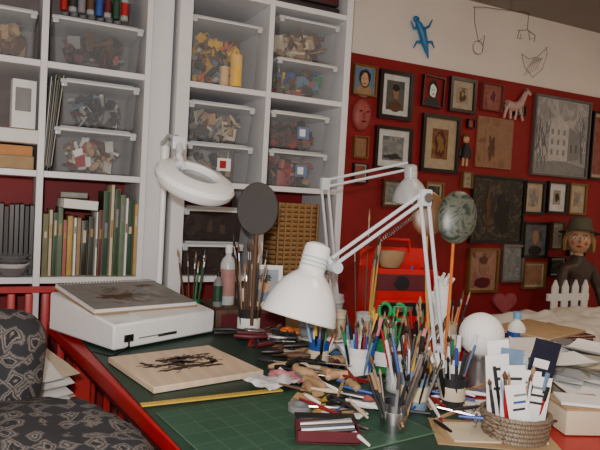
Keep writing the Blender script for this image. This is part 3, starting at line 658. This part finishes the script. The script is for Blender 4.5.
for k in range(34):
    t=random.random(); x=.60+t*.24+random.uniform(-.07,.10); y=1.04+t*.62+random.uniform(-.05,.05)
    b.sheet((x,y,DZ+.009+random.uniform(0,.014)),random.uniform(.02,.06),random.uniform(.015,.04),random.choice([PAPER,CREAM,PALE,KRAFT,TAN,GRY,ROSE,OCH]),rot=RZ(random.uniform(0,180))@RX(random.uniform(-10,10)),amp=.004,seed=k*3,n=5,fr=30)
b.done()
b=B('carving_tools')
for k in range(60):
    x=.60+random.uniform(0,.30); y=1.48+random.uniform(-.14,.30); a=random.uniform(-60,60); L=random.uniform(.08,.17)
    d=Vector((math.cos(math.radians(a)),math.sin(math.radians(a)),random.uniform(0,.08)))
    p=Vector((x,y,DZ+.014+random.uniform(0,.035)))
    b.tube([p,p+d*.02,p+d*L*.45,p+d*L*.55],[.005,.0085,.007,.004],random.choice([DRED,BRN,WOOD,BLK,MAR,BRN,DGR,BLK,DGR,BLK]),10); b.tube([p+d*L*.55,p+d*L*.9,p+d*L],[.0025,.0022,.0012],STEEL,8)
b.done()
b=B('pliers')
for (px,py,a,m) in ((.70,1.60,-30,MAR),(.78,1.56,-50,BLK),(.66,1.68,-10,BLK)):
    Mx=T((px,py,DZ+.055))@RZ(a)
    for s in (-1,1):
        b.tube([Mx@Vector(p) for p in ((-.10,s*.022,0),(-.05,s*.024,0),(-.01,s*.008,0),(.0,0,0))],[.006,.007,.005,.005],m,8)
        b.tube([Mx@Vector(p) for p in ((0,-s*.002,0),(.02,-s*.009,0),(.055,-s*.002,0))],[.007,.007,.003],STEEL,8)
    b.cyl(Mx@Vector((0,0,-.007)),Mx@Vector((0,0,.008)),.009,.009,STEEL,14)
b.done()
def scissors(Mx,m):
    b=B('scissors')
    for s in (-1,1):
        b.tube([Mx@Vector((s*.020+.016*math.cos(t),.02+.022*math.sin(t),0)) for t in [j*math.pi/6 for j in range(13)]],.005,m,8)
        b.tube([Mx@Vector((s*.012,-.004,0)),Mx@Vector((-s*.004,-.05,0)),Mx@Vector((-s*.010,-.12,0))],[.006,.006,.002],STEEL,6)
    b.done()
scissors(T((.95,1.345,.91))@RZ(-30)@RX(86),mat('scissor_green',(.01,.30,.08),.35))
scissors(T((.68,1.11,DZ+.024))@RZ(60),BLK); scissors(T((.80,1.66,DZ+.05))@RZ(-40),ORG)
b=B('pottery_tools')
for k in range(70):
    x=.80+random.uniform(-.20,.24); y=1.05+random.uniform(-.16,.22); a=random.uniform(0,180); L=random.uniform(.05,.13); d=Vector((math.cos(math.radians(a)),math.sin(math.radians(a)),random.uniform(-.1,.1)))
    p=Vector((x,y,DZ+.018+random.uniform(0,.02))); b.tube([p-d*L/2,p,p+d*L/2],[.0025,.0045,.0025],random.choice(PD+[PAPER,TAN,CREAM,BRN,DRED,BLK,TAN]),8)
b.done()
b=B('paint_tubes')
for k in range(18):
    x=1.02+random.uniform(-.16,.18); y=1.50+random.uniform(-.12,.16); Mx=T((x,y,DZ+.014+random.uniform(0,.02)))@RZ(random.uniform(0,360))
    m=random.choice([PAPER,DUST,RED,OCH,GRN,STEEL,PAPER]); b.tube([Mx@Vector(p) for p in ((-.05,0,0),(.02,0,0),(.032,0,0))],[.004,.012,.006],m,12); b.cyl(Mx@Vector((.032,0,0)),Mx@Vector((.045,0,0)),.006,.005,BLK,10)
b.done()
# ---------------------------------------------------------------- armchair
def fabric():
    m=bpy.data.materials.new('ikat_fabric'); m.use_nodes=True; nt=m.node_tree; N=nt.nodes; L=nt.links; p=N['Principled BSDF']; p.inputs['Roughness'].default_value=.9
    tc=N.new('ShaderNodeTexCoord'); nz=N.new('ShaderNodeTexNoise'); nz.inputs['Scale'].default_value=14; nz.inputs['Detail'].default_value=5
    mx=N.new('ShaderNodeMix'); mx.data_type='VECTOR'; mx.inputs[0].default_value=.06
    L.new(tc.outputs['Object'],nz.inputs['Vector']); L.new(tc.outputs['Object'],mx.inputs[4]); L.new(nz.outputs['Color'],mx.inputs[5])
    v=N.new('ShaderNodeTexVoronoi'); v.distance='MANHATTAN'; v.inputs['Scale'].default_value=24; v.inputs['Randomness'].default_value=.35
    L.new(mx.outputs[1],v.inputs['Vector'])
    cr=N.new('ShaderNodeValToRGB'); e=cr.color_ramp.elements
    e[0].position=0; e[0].color=(.24,.20,.17,1); e[1].position=.18; e[1].color=(.012,.012,.015,1)
    for pos,c in ((.34,(.018,.018,.024)),(.42,(.22,.19,.17)),(.50,(.015,.015,.02)),(.62,(.16,.14,.13)),(.75,(.02,.02,.025))):
        k=e.new(pos); k.color=(*c,1)
    L.new(v.outputs['Distance'],cr.inputs['Fac']); L.new(cr.outputs['Color'],p.inputs['Base Color']); return m
FB=fabric()
e=empty('armchair')
def cushion(name,c,s,rot,bev):
    b=B(name); b.box((0,0,0),s,FB,bev=0); o=b.done(parent=e); o.location=c; o.rotation_euler=[math.radians(a) for a in rot]
    md=o.modifiers.new('b','BEVEL'); md.width=bev; md.segments=6; return o
cushion('back',(-.235,1.45,.62),(.61,.15,.68),(-6,4,-4),.074)
cushion('seat',(-.20,1.12,.50),(.50,.56,.20),(0,0,-4),.06)
cushion('arm',(.115,1.09,.56),(.20,.60,.42),(0,0,9),.07)
cushion('arm_far',(-.55,1.12,.50),(.14,.60,.42),(0,0,-4),.06)
b=B('throw'); b.crumple((.045,1.14,.70),(.22,.31,.105),FB,.14,seg=40,seed=4,rot=RZ(8)); b.done(parent=e)
b=B('frame'); b.box((-.2,1.2,.30),(.7,.6,.22),FB,bev=.02)
for p in ((-.5,.95),(.08,.95),(-.5,1.45),(.08,1.45)): b.cyl((p[0],p[1],0),(p[0],p[1],.2),.02,.028,DWOOD,12)
b.done(parent=e)
b=B('low_cabinet'); b.box((.01,1.76,.315),(.26,.36,.63),WH,bev=.006); b.box((.01,1.578,.315),(.22,.006,.5),SHW,bev=.003); b.cyl((.08,1.575,.4),(.08,1.555,.4),.01,.012,STEEL,10); b.done()
b=B('paper_stack')
for k in range(15): b.sheet((.035+random.uniform(-.02,.02),1.73+random.uniform(-.03,.03),.632+k*.0072),.20,.28,random.choice([PAPER,PAPER,WH,PAPER,CREAM]),rot=RZ(random.uniform(0,16)),amp=.002,seed=k+70,curl=.006,fr=8)
b.done()
# ---------------------------------------------------------------- sofa + chair + doll at right
SL=mat('slipcover_linen',(.62,.57,.51),.9,var=.10,scale=8,bump=.3)
e=empty('sofa')
def cush2(name,c,s,rot,bev):
    b=B(name); b.box((0,0,0),s,SL); o=b.done(parent=e); o.location=c; o.rotation_euler=[math.radians(a) for a in rot]
    md=o.modifiers.new('b','BEVEL'); md.width=bev; md.segments=6; return o
cush2('back',(2.62,1.90,.42),(1.35,.22,.68),(0,0,-6),.09)
cush2('seat',(2.62,1.58,.30),(1.2,.55,.30),(0,0,-6),.06)
cush2('arm',(1.98,1.62,.36),(.2,.66,.58),(0,0,-6),.08)
cush2('arm_r',(3.24,1.50,.36),(.2,.66,.56),(0,0,-6),.08)
b=B('throw_blanket'); b.crumple((2.08,1.78,.66),(.30,.30,.14),SL,.30,seg=56,seed=21); b.crumple((2.42,1.82,.71),(.32,.20,.09),SL,.3,seg=56,seed=24); b.crumple((2.8,1.80,.69),(.32,.18,.08),SL,.3,seg=56,seed=27); b.done(parent=e)
b=B('feet')
for p in ((1.96,1.35),(3.2,1.24),(2.0,1.92),(3.25,1.8)): b.cyl((p[0],p[1],0),(p[0],p[1],.12),.02,.03,DWOOD,12)
b.done(parent=e)
b=B('slat_chair'); X,Y=2.84,2.22
for k in range(4):
    b.poly([(-.022,0),(.022,0),(.022,.36),(0,.40),(-.022,.36)],.014,WH,Matrix(((1,0,0,X-.12+k*.08),(0,0,-1,Y+.12),(0,1,0,.46),(0,0,0,1))))
b.box((X,Y+.125,.56),(.32,.02,.04),WH); b.box((X,Y+.125,.76),(.32,.02,.04),WH); b.box((X,Y-.02,.45),(.34,.32,.03),WH,bev=.005)
for sx in (-1,1):
    for sy in (-1,1): b.box((X+sx*.15,Y-.02+sy*.13,.225),(.03,.03,.45),WH)
b.done(bevel=.002)
e=empty('carnival_puppet'); X,Y=3.04,2.46
def skin(name,vs,es,m,sub=2):
    me=bpy.data.meshes.new(name); me.from_pydata([v[0] for v in vs],es,[]); o=bpy.data.objects.new(name,me); sc.collection.objects.link(o)
    md=o.modifiers.new('k','SKIN')
    for i,v in enumerate(vs):
        r=v[1] if hasattr(v[1],'__len__') else (v[1],v[1]); me.skin_vertices[0].data[i].radius=r
    me.skin_vertices[0].data[0].use_root=True
    s=o.modifiers.new('s','SUBSURF'); s.levels=sub; s.render_levels=sub; me.materials.append(m); o.parent=e; return o
DRS=artmat('puppet_coat',[(.015,.015,.022),(.07,.04,.03),(.02,.035,.03)],20)
skin('body',[((X,Y,.58),(.10,.07)),((X,Y,.74),(.085,.06)),((X,Y,.88),(.10,.065)),((X,Y,.95),(.05,.045)),((X,Y,1.0),(.03,.03)),
 ((X-.12,Y,.91),.035),((X-.16,Y-.03,.78),.028),((X-.13,Y-.09,.68),.02),((X+.12,Y,.91),.035),((X+.16,Y-.03,.78),.028),((X+.13,Y-.09,.68),.02),
 ((X-.06,Y,.46),.05),((X-.065,Y-.01,.26),.036),((X-.07,Y+.01,.05),.025),((X-.07,Y-.06,.025),.022),((X+.06,Y,.46),.05),((X+.065,Y-.01,.26),.036),((X+.07,Y+.01,.05),.025),((X+.07,Y-.06,.025),.022)],
 [(0,1),(1,2),(2,3),(3,4),(2,5),(5,6),(6,7),(2,8),(8,9),(9,10),(0,11),(11,12),(12,13),(13,14),(0,15),(15,16),(16,17),(17,18)],DRS)
b=B('head'); MHd=T((X,Y,1.08))@RZ(-48)
b.sph((X,Y,1.08),(.066,.072,.090),SKIN,28,rot=RZ(-48))
f=lambda x,y,z: MHd@Vector((x,y,z))
b.cyl((X,Y,.97),(X,Y,1.03),.028,.028,SKIN,14)
for sx in (-1,1):
    b.sph(f(sx*.024,-.063,.008),(.011,.007,.007),PAPER,12,rot=RZ(-48)); b.sph(f(sx*.024,-.069,.008),(.005,.004,.005),BLU,10); b.tube([f(sx*.013,-.068,.024),f(sx*.026,-.068,.028),f(sx*.038,-.059,.022)],.0025,BRN,6)
    b.sph(f(sx*.066,.0,.0),(.01,.016,.02),SKIN,10,rot=RZ(-48)); b.sph(f(sx*.035,-.056,-.02),(.014,.008,.012),ROSE,10)
b.tube([f(0,-.068,.012),f(0,-.082,-.008),f(0,-.070,-.018)],[.006,.011,.006],SKIN,10); b.sph(f(0,-.064,-.040),(.018,.008,.006),RED,12,rot=RZ(-48))
HB=mat('straw_hair',(.30,.18,.06),.8)
for k in range(30):
    a=-.3+k*(math.pi+.6)/29; c,s_=math.cos(a),math.sin(a)
    b.tube([f(.062*c,.066*s_,.04),f(.079*c,.082*s_,-.01),f(.082*c,.084*s_,-.07)],[.012,.012,.005],HB,6)
b.lathe([(.115,.035),(.12,.038),(.074,.052),(.070,.075),(.058,.120),(.03,.135),(0,.138)],mat('hat_olive',(.10,.09,.055),.8),MHd@RX(-8),32)
b.done(parent=e)
b=B('hands')
for sx in (-1,1):
    w=Vector((X+sx*.13,Y-.09,.68)); pm=w+Vector((0,-.02,-.025)); b.tube([w,pm,pm+Vector((0,-.008,-.02))],[.014,.020,.016],SKIN,10)
    for k in range(4):
        p=pm+Vector(((k-1.5)*.009,-.008,-.018)); l=[.026,.032,.030,.022][k]; b.tube([p,p+Vector((0,-.006,-l*.6)),p+Vector((0,.002,-l))],[.005,.0045,.003],SKIN,8)
    p=pm+Vector((-sx*.016,0,.0)); b.tube([p,p+Vector((-sx*.012,-.008,-.01)),p+Vector((-sx*.012,-.01,-.026))],[.006,.0055,.004],SKIN,8)
b.done(parent=e)
# ---------------------------------------------------------------- lights
def light(name,typ,loc,power,col,size=.1,rot=None):
    l=bpy.data.lights.new(name,typ); l.energy=power; l.color=col
    if typ=='AREA': l.size=size
    else: l.shadow_soft_size=size
    o=bpy.data.objects.new(name,l); sc.collection.objects.link(o); o.location=loc
    if rot: o.rotation_euler=rot
    return o
light('camera_flash','POINT',(-.05,-.03,1.31),86,(1,.955,.91),.02)
light('ceiling_light','AREA',(1.4,.9,2.33),8,(1,.80,.58),.5)
light('room_light','AREA',(3.4,1.0,2.33),10,(1,.78,.56),.5)
w=bpy.data.worlds.new('world'); sc.world=w; w.use_nodes=True; w.node_tree.nodes['Background'].inputs[0].default_value=(.5,.42,.38,1); w.node_tree.nodes['Background'].inputs[1].default_value=.06
